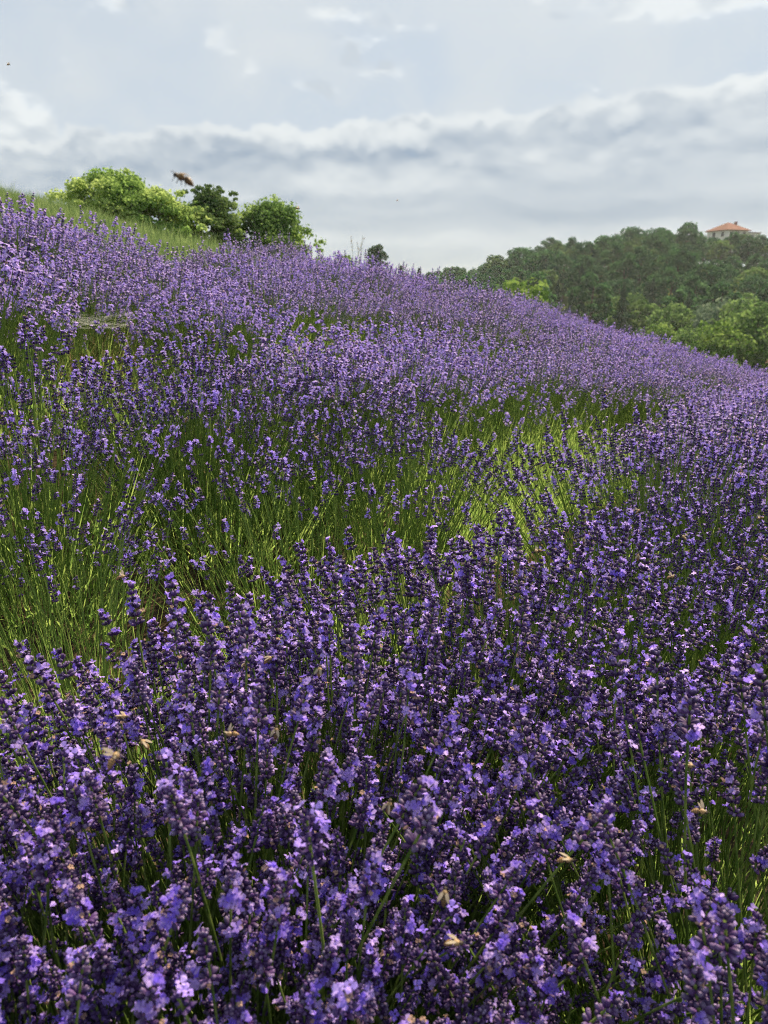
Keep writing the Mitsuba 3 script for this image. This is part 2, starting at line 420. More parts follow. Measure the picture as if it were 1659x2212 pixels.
def foliage_mesh(shoots, pairs, long_leaves, rng, temp=LEAF, width=0.0042):
    P, D, S = [], [], []
    for _ in range(shoots):
        a, rho = rng.uniform(0, 6.283), math.sqrt(rng.random())
        p0 = np.array([0.24 * rho * math.cos(a), 0.19 * rho * math.sin(a), 0.02])
        d = unit(np.array([0.75 * rho * math.cos(a), 0.6 * rho * math.sin(a), 1.0]) + rng.normal(0, 0.14, 3))
        ln = rng.uniform(0.14, 0.27)
        for k in range(pairs):
            h = ln * (0.25 + 0.75 * (k + rng.random()) / pairs)
            aa = rng.uniform(0, 6.283)
            out = np.array([math.cos(aa), math.sin(aa), 0])
            P.append(p0 + d * h); D.append(unit(d + out * rng.uniform(0.25, 0.75))); S.append(rng.uniform(0.032, 0.055))
    for _ in range(long_leaves):
        a, rho = rng.uniform(0, 6.283), math.sqrt(rng.random())
        P.append([0.26 * rho * math.cos(a), 0.20 * rho * math.sin(a), 0.05])
        D.append(unit(np.array([0.50 * rho * math.cos(a), 0.40 * rho * math.sin(a), 1.0]) + rng.normal(0, 0.09, 3)))
        S.append(rng.uniform(0.18, 0.42))
    P, D, S = np.array(P), np.array(D), np.array(S)
    w = np.where(S > 0.1, width * 0.9, width)
    v, f = scatter(*temp, basis(D, rng.uniform(0, 6.283, len(P))), P, np.stack([w, np.where(S > 0.1, S * 0.14, S), S], -1))
    return v @ ROWQ.T, f


rng = np.random.default_rng(33)
for k in range(4):
    group_of(f'g_foliage_near_{k}', {'foliage': mikit.ply(foliage_mesh(150, 11, 130, rng, width=0.0036), 'm_leaf', True)})
    group_of(f'g_foliage_green_{k}', {'foliage': mikit.ply(foliage_mesh(140, 10, 270, rng, width=0.0034), 'm_leaf', True)})
    group_of(f'g_foliage_mid_{k}', {'foliage': mikit.ply(foliage_mesh(110, 9, 120, rng, width=0.0042), 'm_leaf', True)})
MID_SPIKES = [spike_colored(1, rng, 0.03 + 0.24 * (k / 9) ** 1.3) for k in range(10)]
for k in range(8):                                           # what a near plant bears beyond the spikes that are parts of their own
    b, d, s = spike_places(70, rng, rng.normal(0, 0.05, 2), 0.7 if k >= 4 else 0.0)
    R, which = basis(d, rng.uniform(0, 6.283, len(b))), rng.integers(0, 10, len(b))
    ms = [which == j for j in range(10)]
    v, f = join([scatter(MID_SPIKES[j][0], MID_SPIKES[j][1], R[m], b[m], s[m]) for j, m in enumerate(ms)])
    group_of(f'g_extra_{k}', {'flower_spike': mikit.ply((v, f), 'm_spike', False, color=np.vstack([np.tile(MID_SPIKES[j][2], (m.sum(), 1)) for j, m in enumerate(ms)]))})
FAR_PLANTS = 10
for k in range(FAR_PLANTS):
    parts, cols = [], []
    n = 390 if k < 8 else 34
    b, d, s = spike_places(n, rng, rng.normal(0, 0.05, 2), 0.8 if 4 <= k < 9 else 0.0)
    which = np.clip(np.round(rng.normal((k % 4 + 0.5) / 4 * 9, 2.5, n)), 0, 9).astype(int)
    R = basis(d, rng.uniform(0, 6.283, n))
    for j in range(FAR_KINDS):
        m = which == j
        if m.any():
            parts.append(scatter(FAR_SPIKES[j][0], FAR_SPIKES[j][1], R[m], b[m], s[m]))
            cols.append(np.tile(FAR_SPIKES[j][2], (m.sum(), 1)))
    v, f = join(parts)
    group_of(f'g_far_plant_{k}', {'flower_spike': mikit.ply((v, f), 'm_spike', False, color=np.vstack(cols)),
                                  'foliage': mikit.ply(foliage_mesh(70, 6, 150 if k < 8 else 330, rng, LEAF_F, 0.007), 'm_leaf', True)})

ROWS = [-1.25, 0.11, 1.42, 2.80, 3.90, 4.95]
ROW_SHORT = ['lowest row down the slope', 'nearest purple row', 'second row up the slope', 'third row up the slope', 'topmost row by the grass', 'last row below the field trees']
rng = np.random.default_rng(5)
plant_count = 0
PLANTS = []
ORDINALS = ['first', 'second', 'third', 'fourth', 'fifth', 'sixth', 'seventh', 'eighth', 'ninth', 'tenth', 'eleventh', 'twelfth', 'thirteenth', 'fourteenth', 'fifteenth', 'sixteenth', 'seventeenth', 'eighteenth', 'nineteenth', 'twentieth', 'twenty-first', 'twenty-second', 'twenty-third', 'twenty-fourth', 'twenty-fifth', 'twenty-sixth', 'twenty-seventh', 'twenty-eighth']
row_seen = {}
BARE = {2: ((0.78, 1.75), (2.35, 4.5), (6.2, 7.4)), 3: ((0.7, 1.3), (1.7, 2.6), (3.1, 4.9), (6.5, 7.2)), 4: ((1.6, 2.2), (4.0, 5.0))}   # stretches whose lower flank shows green stems
for ri, s0 in enumerate(ROWS):
    t, flip = -0.45 + rng.uniform(0, 0.2), 1
    while t < 13.5:
        t += rng.uniform(0.21, 0.27)
        flip += 1
        three = t < 4.5
        off = ((0.34 if t < 2.2 else 0.27, -0.27, 0.05) if ri == 1 else (0.28, -0.34, 0.04))[flip % 3]
        t -= 0.05 if t < 3.2 else 0.02
        bare = any(a < t < b for a, b in BARE.get(ri, ()))
        green = bare and flip % 3 == 1                       # the flank that faces down the slope bears few flowers
        s1, size = s0 + off + rng.normal(0, 0.04), rng.normal((0.93 if 3.0 < t < 5.0 else 1.06) if ri == 4 else (0.80 if t < 7.5 else 0.72) if ri == 5 else 1.0, 0.085) * (0.9 if green else 1.0)
        rnd = np.append(rng.random(4), [green, bare])
        if ri == 5 and t < 5.6:
            continue
        x, y = xy(s1, t)
        dist = math.hypot(x, y)
        bearing = math.degrees(math.atan2(x, y))
        if (abs(bearing) > 36 or y < 0) and dist > 1.0:
            continue
        PLANTS.append((ri, s1, t, x, y, dist, bearing, float(np.clip(size, 0.62, 1.15)), rnd))
for t in (-0.02, 0.2, 0.42, 0.66, 0.9):
    x, y = xy(0.52, t)
    PLANTS.append((1, 0.52, t, x, y, math.hypot(x, y), 0.0, 0.96, np.append(rng.random(4), [False, False])))
for ri, s1, t, x, y, dist, bearing, size, rnd in PLANTS:
    key = 'lavender_plant' + (f'_{plant_count:03d}' if plant_count else '')
    plant_count += 1
    foot = np.array([x, y, float(ground(x, y)) - 0.01])
    prng = np.random.default_rng(1000 + plant_count)
    lab = {'category': 'lavender plant', 'group': 'lavender plants growing in rows'}
    yaw = np.pi if rnd[0] < 0.5 and ri < 2 else 0.0
    Rz = np.array([[math.cos(yaw), -math.sin(yaw), 0], [math.sin(yaw), math.cos(yaw), 0], [0, 0, 1.0]])
    if dist < 2.6:
        near = dist < 1.3
        n = (300 if near else 260) if not rnd[4] else 95
        b, d, s = spike_places(n, prng, prng.normal(0, 0.06, 2), 0.74 if rnd[5] else 0.0)
        n = len(b)
        R = basis(d, prng.uniform(0, 6.283, n))
        which = np.clip(np.round(prng.normal(0.15 + 0.7 * rnd[3], 0.28, n) * 13), 0, 13).astype(int)
        for j in range(n):
            sk = f'{key}__flower_spike' + (f'_{j:03d}' if j else '')
            instance(sk, f'g_{"near" if near else "mid"}_spike_{which[j]}', R[j], foot + b[j] * size, s[j] * size)
            if near:
                for part in NEAR_PARTS[which[j]][1:]:
                    labels[f'{sk}__{part}'] = {'kind': 'stuff'}
        if not rnd[4]:
            instance(f'{key}__flower_spike_mass', f'g_extra_{int(rnd[2] * 4) + (4 if rnd[5] else 0)}', Rz, foot, size)
            labels[f'{key}__flower_spike_mass'] = {'kind': 'stuff'}
        instance(f'{key}__foliage', f'g_foliage_{"green" if rnd[4] else "near" if near else "mid"}_{int(rnd[1] * 4)}', Rz, foot, size)
        labels[f'{key}__foliage'] = {'kind': 'stuff'}
        row_seen[ri] = row_seen.get(ri, 0) + 1
        lab['label'] = f'{ORDINALS[row_seen[ri] - 1]} lavender plant from the near end of the {ROW_SHORT[ri]}'
    else:
        k = 8 + int(rnd[1] * 2) if rnd[4] else int(rnd[1] * 4) + (4 if rnd[5] else 0)
        instance(key, f'g_far_plant_{k}', Rz, foot, size)
        labels[f'{key}__flower_spike'] = {'kind': 'stuff'}
        labels[f'{key}__foliage'] = {'kind': 'stuff'}
        lab['label'] = f'{"mostly green" if rnd[4] else "small"} lavender plant {"in the middle stretch" if t < 6 else "at the far end" if t < 9.5 else "on the far crest"} of the {ROW_SHORT[ri]}'
    labels[key] = lab

# ------------------------------------------------------------------ grass
rng = np.random.default_rng(44)
BLADE = (np.array([[-0.5, 0, 0], [0.5, 0, 0], [-0.35, 0.12, 0.6], [0.35, 0.12, 0.6], [0, 0.4, 1.0]]), np.array([[0, 1, 3], [0, 3, 2], [2, 3, 4]]))


def grass_patch(n, r, hmin, hmax, w, rng, tilt=0.25):
    a, rho = rng.uniform(0, 6.283, n), r * np.sqrt(rng.random(n))
    p = np.stack([rho * np.cos(a), rho * np.sin(a), np.full(n, -0.03)], -1)
    d = np.stack([rng.normal(0, tilt, n), rng.normal(0, tilt, n), np.ones(n)], -1)
    h = rng.uniform(hmin, hmax, n)
    return scatter(*BLADE, basis(d, rng.uniform(0, 6.283, n)), p, np.stack([np.full(n, w), h, h], -1))


for k in range(4):
    group_of(f'g_grass_slope_{k}', {'blades': mikit.ply(grass_patch(420, 0.45, 0.12, 0.42, 0.009, rng), 'm_grass', True)})
    group_of(f'g_grass_path_{k}', {'blades': mikit.ply(grass_patch(130, 0.22, 0.05, 0.22, 0.0045, rng, 0.4), ['m_grass', 'm_straw'][k % 2], True)})
n = 0
for _ in range(2600):
    s, t = rng.uniform(4.7, 26), rng.uniform(-1, 26)
    x, y = xy(s, t)
    b, r = math.degrees(math.atan2(x, y)), math.hypot(x, y)
    if abs(b) > 34 or r > 28 or (t > 5.4 and s < 5.5) or rng.random() > 5.5 / max(r * 0.6, 4):
        continue
    n += 1
    ang = rng.uniform(0, 6.283)
    Rz = np.array([[math.cos(ang), -math.sin(ang), 0], [math.sin(ang), math.cos(ang), 0], [0, 0, 1.0]])
    instance(f'grass__{n:03d}', f'g_grass_slope_{int(rng.integers(4))}', Rz, [x, y, float(ground(x, y))], rng.uniform(0.7, 1.3))
for s0 in (0.66, 1.98, 3.2, 4.4):
    for t in np.arange(-0.2, 12, 0.22):
        s, tt = s0 + rng.normal(0, 0.10), t + rng.normal(0, 0.1)
        x, y = xy(s, tt)
        if abs(math.degrees(math.atan2(x, y))) > 36 or y < 0:
            continue
        n += 1
        ang = rng.uniform(0, 6.283)
        Rz = np.array([[math.cos(ang), -math.sin(ang), 0], [math.sin(ang), math.cos(ang), 0], [0, 0, 1.0]])
        instance(f'grass__{n:03d}', f'g_grass_path_{int(rng.integers(4))}', Rz, [x, y, float(ground(x, y))], rng.uniform(0.7, 1.4))
labels['grass'] = {'label': 'pale green grass on the slope above the lavender and between its rows', 'category': 'grass', 'kind': 'stuff'}

# ------------------------------------------------------------------ trees


def limb_mesh(h, rng, r0, spread, n_limbs, trunk_frac=0.5):
    parts = []
    bend = rng.normal(0, 0.04, 2) * h
    tz = np.linspace(0, 1, 7)
    path = np.stack([bend[0] * tz ** 2, bend[1] * tz ** 2, -0.4 + (h * 0.86 + 0.4) * tz], -1)
    parts.append(tube(path, r0 * (1 - 0.88 * tz), 7))
    ends = []
    for k in range(n_limbs):
        u = trunk_frac * 0.4 + (0.85 - trunk_frac * 0.4) * (k + rng.random()) / n_limbs
        p0 = np.array([np.interp(u, tz, path[:, c]) for c in range(3)])
        a = k * 2.4 + rng.normal(0, 0.4)
        ln = spread * rng.uniform(0.55, 0.95) * (1 - 0.4 * u)
        up = rng.uniform(0.3, 0.9)
        p2 = p0 + np.array([math.cos(a) * ln, math.sin(a) * ln, up * ln])
        p1 = (p0 + p2) / 2 + np.array([0, 0, -0.06 * ln])
        parts.append(tube([p0, p1, p2], r0 * (1 - 0.8 * u) * np.array([0.55, 0.35, 0.12]), 5))
        ends.append(p2)
    return join(parts), np.array(ends)


TLEAF = (np.array([[0, -0.5, 0], [0.42, 0.02, 0.10], [-0.42, 0.02, 0.10], [0, 0.55, -0.06]]), np.array([[0, 1, 3], [0, 3, 2]]))


def crown_mesh(h, rad, low, lobes, n_leaves, leaf, rng, squash=0.8, extra=None, loose=0.25, lobe=1.0, sprigs=0, tumble=0.75):
    """Leaves gathered in many uneven clumps that fill a crown from height 'low' to h."""
    C, S = [], []
    for k in range(lobes):
        a = k * 2.39996 + rng.normal(0, 0.3)
        u = (k + 0.5) / lobes
        prof = math.sin(math.pi * min(1, 0.12 + 0.88 * u)) ** 0.6
        rr = rad * prof * rng.uniform(0.35, 0.92)
        C.append([rr * math.cos(a), rr * math.sin(a), low + (h - low) * (0.04 + 0.88 * u)])
        S.append(rad * lobe * rng.uniform(0.24, 0.46))
    for k in range(int(sprigs)):
        a, u = rng.uniform(0, 6.283), rng.uniform(0.1, 1.0)
        rr = rad * (1.02 + 0.16 * rng.random()) * math.cos(u * 1.25)
        C.append([rr * math.cos(a), rr * math.sin(a), low + (h - low) * (0.12 + 0.92 * math.sin(u * 1.5))])
        S.append(rad * rng.uniform(0.07, 0.15))
    if extra is not None:
        for e in extra:
            C.append(e); S.append(rad * lobe * rng.uniform(0.2, 0.36))
    C, S = np.array(C), np.array(S)
    pick = rng.choice(len(C), n_leaves, p=S ** 2 / (S ** 2).sum())
    d = unit(rng.normal(0, 1, (n_leaves, 3)))
    d[:, 2] = np.where(d[:, 2] < -0.3, d[:, 2] * -0.6, d[:, 2])
    rr = S[pick] * (1 - loose * rng.random(n_leaves) ** 0.7) * (0.8 + 0.45 * meshkit.noise(C[pick] * 3 + d * 2.2, 3))
    p = C[pick] + d * rr[:, None] * np.array([1, 1, squash])
    nd = unit(d + rng.normal(0, tumble, d.shape) + [0, 0, 0.35])
    return scatter(*TLEAF, basis(nd, rng.uniform(0, 6.283, n_leaves)), p, leaf * rng.uniform(0.6, 1.35, n_leaves))


def conifer_mesh(h, rad, rng, n=1500, leaf=0.55, ragged=0.3):
    P, D = [], []
    for _ in range(n):
        u = rng.random() ** 0.75
        z = h * (0.06 + 0.94 * (1 - u)) if False else h * (1 - u * 0.92)
        layer = 0.75 + 0.25 * math.cos(z / h * 44)
        r = rad * (u ** 0.85) * layer * (1 - ragged * rng.random()) * (0.35 + 0.65 * rng.random() ** 0.3)
        a = rng.uniform(0, 6.283)
        r *= 0.85 + 0.3 * math.sin(3 * a + 5 * z / h)
        P.append([r * math.cos(a), r * math.sin(a), z - 0.12 * r])
        D.append(unit(np.array([math.cos(a) * 0.5, math.sin(a) * 0.5, 0.8]) + rng.normal(0, 0.4, 3)))
    n = len(P)
    return scatter(*TLEAF, basis(np.array(D), rng.uniform(0, 6.283, n)), np.array(P), leaf * rng.uniform(0.6, 1.3, n)[:, None] * np.array([[0.7, 1.3, 1]]))


def tree_group(name, tone, h, rad, low, lobes, n_leaves, leaf, seed, **k):
    rng = np.random.default_rng(seed)
    trunk, ends = limb_mesh(h, rng, 0.035 * h + 0.05, rad * 0.9, 9)
    group_of(name, {'trunk': mikit.ply(trunk, 'm_bark', True),
                    'crown': mikit.ply(crown_mesh(h, rad, low, lobes, n_leaves, leaf, rng, extra=ends, **k), 'm_tree_' + tone, False)})


def conifer_group(name, h, rad, seed, tone='needle', **k):
    rng = np.random.default_rng(seed)
    trunk = tube(np.array([[0, 0, -0.5], [0, 0, h * 0.5], [0, 0, h * 0.97]]), [0.03 * h, 0.018 * h, 0.01], 6)
    group_of(name, {'trunk': mikit.ply(trunk, 'm_bark', True), 'crown': mikit.ply(conifer_mesh(h, rad, rng, **k), 'm_tree_' + tone, False)})


counts = {}


def named(name):
    n = counts.get(name, 0)
    counts[name] = n + 1
    return name + (f'_{n:03d}' if n else '')


def rotz(a):
    return np.array([[math.cos(a), -math.sin(a), 0], [math.sin(a), math.cos(a), 0], [0, 0, 1.0]])


def plant_tree(name, grp, foot, scale, yaw, label, cat='tree', group=None):
    key = named(name)
    instance(key, grp, rotz(yaw), foot, scale)
    labels[key] = {'label': label, 'category': cat}
    if group:
        labels[key]['group'] = group
    return key


def foot_at(x, r):
    """Ground point in the direction of picture column x, at distance r."""
    az = math.radians(px_azel(x, 600)[0])
    p = np.array([r * math.sin(az), r * math.cos(az), 0])
    p[2] = float(ground(p[0], p[1]))
    return p


# trees at the top of the field, about 30 m off: heights follow from how high their tops stand
for name, grp, tone, x, ytop, r, wpx, lobes, nl, leaf, low, label in [
        ('leafy_tree', 'g_hill_tree_0', 'field_bright', 252, 380, 31, 165, 44, 14000, 0.125, 0.02, 'light green leafy tree with thin sprigs on top, leftmost on the field edge'),
        ('leafy_bush', 'g_hill_tree_1', 'field_bright', 355, 420, 30, 150, 36, 9500, 0.125, 0.0, 'low yellow green bush between the light and the dark tree'),
        ('dense_tree', 'g_hill_tree_2', 'field_dark', 460, 413, 31, 125, 46, 15000, 0.11, 0.05, 'dense dark green round tree on the field edge'),
        ('spreading_tree', 'g_hill_tree_3', 'field_mid', 588, 436, 32, 165, 46, 15000, 0.115, 0.02, 'mid green spreading tree sloping down to the right of the dark tree'),
        ('leafy_bush', 'g_hill_tree_4', 'field_mid', 640, 497, 33, 55, 24, 5000, 0.12, 0.0, 'small round bush at the right foot of the spreading tree')]:
    foot = foot_at(x, r)
    h = r * math.tan(math.radians(px_azel(x, ytop)[1])) + CAM[2] - foot[2]
    tree_group(grp, tone, h, 0.62 * wpx / FOCAL * r, low * h + 0.3, lobes, nl, leaf, 100 + int(x), lobe=0.85, loose=0.55, sprigs=16)
    plant_tree(name, grp, foot, 1.0, 0.0, label, 'bush' if 'bush' in name else 'tree')

# the wood on the far hill
WOOD = []
TONE_WORDS = ['light green', 'mid green', 'dark green', 'olive', 'tall green', 'broad dark', 'broad green', 'tall olive']
for k, (tone, h, rad) in enumerate([('wood', 10, 4.6), ('mid', 9, 4.4), ('dark', 11, 4.4), ('olive', 9, 4.2), ('wood', 12, 4.2), ('dark', 10, 5.0), ('wood', 9.5, 5.0), ('olive', 11, 4.6)]):
    tree_group(f'g_wood_tree_{k}', tone, h * 1.12, rad * 1.2, 0.12 * h, 20, 2800, 0.60, 300 + k, loose=0.2, lobe=0.85, tumble=0.55)
    WOOD.append(f'g_wood_tree_{k}')
for k in range(3):
    conifer_group(f'g_wood_conifer_{k}', 13 + k, 3.4 + 0.4 * k, 400 + k, n=1500, leaf=0.6)
rng = np.random.default_rng(77)
spots = []
for r in np.arange(148, 318, 12.0):
    x = 842 + rng.uniform(0, 20)
    while x < 1760:
        spots.append((x + rng.normal(0, 9), r + rng.uniform(-4, 4)))
        x += 10.2 / r * FOCAL * rng.uniform(0.85, 1.25)
HOUSE_R = 300.0
wood_n = 0
for x, r in spots:
    foot = foot_at(x, r)
    if 1500 < x < 1680 and r > 236:
        continue
    where = ('on the ridge' if r > 268 else 'on the middle slope' if r > 190 else 'at the foot') + (' at the right end' if x > 1400 else ' at the low left end' if x < 1100 else ' in the centre')
    dark_belt = 1200 < x < 1560 and r < 186
    if rng.random() < (0.45 if dark_belt else 0.05 if r < 235 else 0.0):
        plant_tree('conifer', f'g_wood_conifer_{int(rng.integers(3))}', foot, rng.uniform(0.75, 1.0), rng.uniform(0, 6.28),
                   f'dark pointed conifer {where} of the hill', 'conifer', 'conifers in the wood on the far hill')
    else:
        k = int(rng.choice([0, 1, 2, 3, 4, 5, 6, 7], p=[0.17, 0.12, 0.14, 0.10, 0.14, 0.13, 0.12, 0.08]))
        plant_tree('deciduous_tree', WOOD[k], foot, rng.uniform(0.72, 1.12) * (0.78 if r > 262 else 0.74 if x > 1480 and r > 200 else 1.0), rng.uniform(0, 6.28),
                   f'{TONE_WORDS[k]} round tree {where} of the hill', 'tree', 'round trees in the wood on the far hill')
    wood_n += 1

for k, x in enumerate(range(1496, 1690, 19)):
    foot = foot_at(x, 268 + 6 * (k % 3))
    h = 271 * math.tan(math.radians(px_azel(x, 513 + 5 * math.sin(k * 2.3))[1])) + CAM[2] - foot[2]
    plant_tree('deciduous_tree', WOOD[(k * 3) % 8], foot, max(h, 3) / 11.0, k * 1.3, f'{TONE_WORDS[(k * 3) % 8]} tree right below the house on the hill', 'tree', 'round trees in the wood on the far hill')

# single trees in front of the wood and along the crest
tree_group('g_valley_yellow', 'yellow', 9, 4.6, 0.6, 24, 4200, 0.42, 501)
tree_group('g_valley_green', 'mid', 9, 4.4, 0.5, 24, 4200, 0.42, 502)
tree_group('g_crest_round', 'mid', 13, 1.9, 6.0, 30, 3000, 0.30, 511)
tree_group('g_valley_silver', 'silver', 9, 4.6, 0.6, 24, 4000, 0.40, 503)
tree_group('g_split_pine', 'needle', 15, 2.5, 2.0, 46, 5000, 0.28, 509, lobe=0.8)
for name, grp, x, ytop, r, label in [
        ('valley_tree', 'g_valley_yellow', 1572, 702, 92, 'bright yellow green tree below the lavender crest, beside the small red roof'),
        ('valley_tree', 'g_valley_green', 1650, 665, 96, 'green tree cut by the right edge, in the valley below the house'),
        ('valley_tree', 'g_valley_green', 1500, 716, 104, 'green bushy tree just above the purple crest, left of the yellow green one'),
        ('valley_tree', 'g_valley_yellow', 1442, 706, 112, 'small yellow green tree at the left end of the valley trees'),
        ('silver_tree', 'g_valley_silver', 1568, 652, 128, 'silvery grey green tree in front of the dark foot of the wood'),
        ('valley_tree', 'g_valley_green', 1608, 655, 126, 'round green tree right of the silvery one'),
        ('valley_tree', 'g_valley_green', 1462, 662, 134, 'single pale green tree rising before the dark conifers'),
        ('valley_tree', 'g_valley_yellow', 1122, 618, 74, 'light green tree peeping over the middle of the lavender crest'),
        ('valley_tree', 'g_valley_yellow', 1092, 626, 78, 'light green bush left of the tree peeping over the crest'),
        ('crest_tree', 'g_crest_round', 745, 545, 118, 'small round tree left of the tall grass on the crest'),
        ('crest_tree', 'g_crest_round', 690, 549, 125, 'tiny green tree top right of the big spreading tree')]:
    foot = foot_at(x, r)
    h = r * math.tan(math.radians(px_azel(x, ytop)[1])) + CAM[2] - foot[2]
    plant_tree(name, grp, foot, max(h, 3) / (13.0 if name == 'crest_tree' else 9.0), x * 0.37, label, 'bush' if 'bush left' in label else 'tree')
for name, grp, x, ytop, r, full, label in [
        ('split_pine', 'g_split_pine', 815, 514, 140, 15, 'dark tall tree with a split top standing alone on the crest'),
        ('single_conifer', 'g_wood_conifer_1', 866, 560, 150, 15, 'dark triangular conifer right of the lone split tree'),
        ('single_conifer', 'g_wood_conifer_0', 905, 567, 165, 14, 'smaller dark conifer at the left end of the wood')]:
    foot = foot_at(x, r)
    h = r * math.tan(math.radians(px_azel(x, ytop)[1])) + CAM[2] - foot[2]
    plant_tree(name, grp, foot, h / full, x * 0.4, label, 'conifer')

# ------------------------------------------------------------------ houses
def plaster(a):
    return {'type': 'twosided', 'bsdf': {'type': 'diffuse', 'reflectance': proc(lambda p, n, uv: mi.Color3f(a) * (0.88 + 0.2 * fbm(p.x * 0.8, p.y * 0.8, p.z * 0.8, 3)))}}


scene['m_plaster'] = plaster((0.72, 0.70, 0.64))
scene['m_roof_tile'] = {'type': 'twosided', 'bsdf': {'type': 'diffuse', 'reflectance': proc(lambda p, n, uv: mix((0.25, 0.14, 0.11), (0.34, 0.21, 0.17), fbm(p.x * 1.5, p.y * 1.5, p.z * 3.0, 3)) * (0.9 + 0.1 * dr.sin(p.z * 22)))}}
scene['m_house_frame'] = {'type': 'twosided', 'bsdf': {'type': 'diffuse', 'reflectance': {'type': 'rgb', 'value': (0.16, 0.12, 0.09)}}}
scene['m_house_pane'] = {'type': 'twosided', 'bsdf': {'type': 'roughplastic', 'diffuse_reflectance': {'type': 'rgb', 'value': (0.03, 0.035, 0.045)}, 'alpha': 0.05}}


def box(cx, cy, z0, sx, sy, sz):
    m = trimesh.creation.box((sx, sy, sz))
    m.apply_translation((cx, cy, z0 + sz / 2))
    return np.array(m.vertices), np.array(m.faces)


def hip_roof(cx, cy, z0, sx, sy, h, ridge, thick=0.22):
    x, y = sx / 2, sy / 2
    v = [[-x, -y, 0], [x, -y, 0], [x, y, 0], [-x, y, 0], [-x, -y, thick], [x, -y, thick], [x, y, thick], [-x, y, thick], [-ridge / 2, 0, h], [ridge / 2, 0, h]]
    f = [[0, 2, 1], [0, 3, 2], [0, 1, 5], [0, 5, 4], [1, 2, 6], [1, 6, 5], [2, 3, 7], [2, 7, 6], [3, 0, 4], [3, 4, 7],
         [4, 5, 9], [4, 9, 8], [5, 6, 9], [6, 7, 8], [6, 8, 9], [7, 4, 8]]
    return np.array(v, float) + [cx, cy, z0], np.array(f)


def house_part(key, arr, bsdf, M):
    scene[key] = {**mikit.ply(arr, bsdf), 'to_world': M}


def window(house, i, M, cx, cy, z0, w, h, nx, ny):
    """A window on a wall whose outward normal is (nx, ny)."""
    k = f'{house}__window' + (f'_{i:03d}' if i else '')
    sx, sy = (w, 0.12) if nx == 0 else (0.12, w)
    tx, ty = (0.11, 0.0) if nx == 0 else (0.0, 0.11)
    bars = [box(cx + nx * 0.05, cy + ny * 0.05, z0 - 0.1, sx + (0.2 if nx == 0 else 0), sy + (0.2 if ny == 0 else 0), 0.1),
            box(cx + nx * 0.05, cy + ny * 0.05, z0 + h, sx + (0.2 if nx == 0 else 0), sy + (0.2 if ny == 0 else 0), 0.1)]
    for q in (-1, 0, 1):
        bars.append(box(cx + nx * 0.05 + q * (0 if ny == 0 else w / 2), cy + ny * 0.05 + q * (0 if nx == 0 else w / 2), z0, 0.1, 0.1, h))
    house_part(k + '__frame', join(bars), 'm_house_frame', M)
    house_part(k + '__pane', box(cx + nx * 0.01, cy + ny * 0.01, z0, sx * (1 if nx == 0 else 0.3), sy * (1 if ny == 0 else 0.3), h), 'm_house_pane', M)


apex = at(1574, 481, HOUSE_R)
yaw = -math.radians(px_azel(1574, 490)[0]) + math.radians(45)
HM = matrix(rotz(yaw), [apex[0], apex[1], apex[2] - 10.2 * 0.88], 0.88)
house_part('villa__wall', box(0, 0, -3, 10.2, 10.2, 10.0), 'm_plaster', HM)
house_part('villa__roof', hip_roof(0, 0, 7.0, 11.8, 11.8, 3.2, 1.2), 'm_roof_tile', HM)
house_part('villa__roof__chimney', join([box(3.0, -0.6, 8.2, 0.8, 0.8, 2.2), box(3.0, -0.6, 10.4, 1.0, 1.0, 0.15)]), 'm_roof_tile', HM)
house_part('villa__porch_roof', hip_roof(0.6, -6.2, 3.7, 8.6, 2.4, 1.0, 6.8), 'm_roof_tile', HM)
i = 0
for cx in (-3.2, 0.0, 3.2):
    for z0 in (1.2, 5.0):
        window('villa', i, HM, cx, -5.1, z0, 1.3, 1.4, 0, -1); i += 1
for cy in (-2.8, 1.6):
    for z0 in (1.2, 5.0):
        window('villa', i, HM, -5.1, cy, z0, 1.2, 1.4, -1, 0); i += 1
house_part('villa__annex', box(8.6, -1.5, -3, 6.8, 6.0, 9.4), 'm_plaster', HM)
house_part('villa__annex__roof', box(8.7, -1.5, 6.4, 7.2, 6.6, 0.3), 'm_house_frame', HM)
window('villa', i, HM, 8.0, -4.5, 4.4, 1.5, 1.3, 0, -1)
labels['villa'] = {'label': 'pale house with red hipped roof and chimney on top of the wooded hill', 'category': 'house'}
labels['villa__annex'] = {'label': 'flat roofed white wing'}
for n_, (x, y, r, ang, label) in enumerate([(1524, 741, 132, 20, 'red roofed house mostly hidden behind valley trees, left of the yellow green tree'),
                                            (1640, 757, 122, -35, 'red roofed house peeping through the trees at the right edge')]):
    key = 'valley_house' + (f'_{n_:03d}' if n_ else '')
    ap = at(x, y, r)
    M = matrix(rotz(math.radians(ang)), [ap[0], ap[1], ap[2] - 5.6])
    house_part(key + '__wall', box(0, 0, -4, 8.0, 6.4, 7.2), 'm_plaster', M)
    house_part(key + '__roof', hip_roof(0, 0, 3.2, 9.0, 7.4, 2.6, 5.0), 'm_roof_tile', M)
    house_part(key + '__roof__chimney', box(1.6, 0.6, 4.6, 0.6, 0.6, 1.6), 'm_roof_tile', M)
    window(key, 0, M, -2, -3.2, 0.8, 1.2, 1.3, 0, -1)
    window(key, 1, M, 2, -3.2, 0.8, 1.2, 1.3, 0, -1)
    labels[key] = {'label': label, 'category': 'house'}

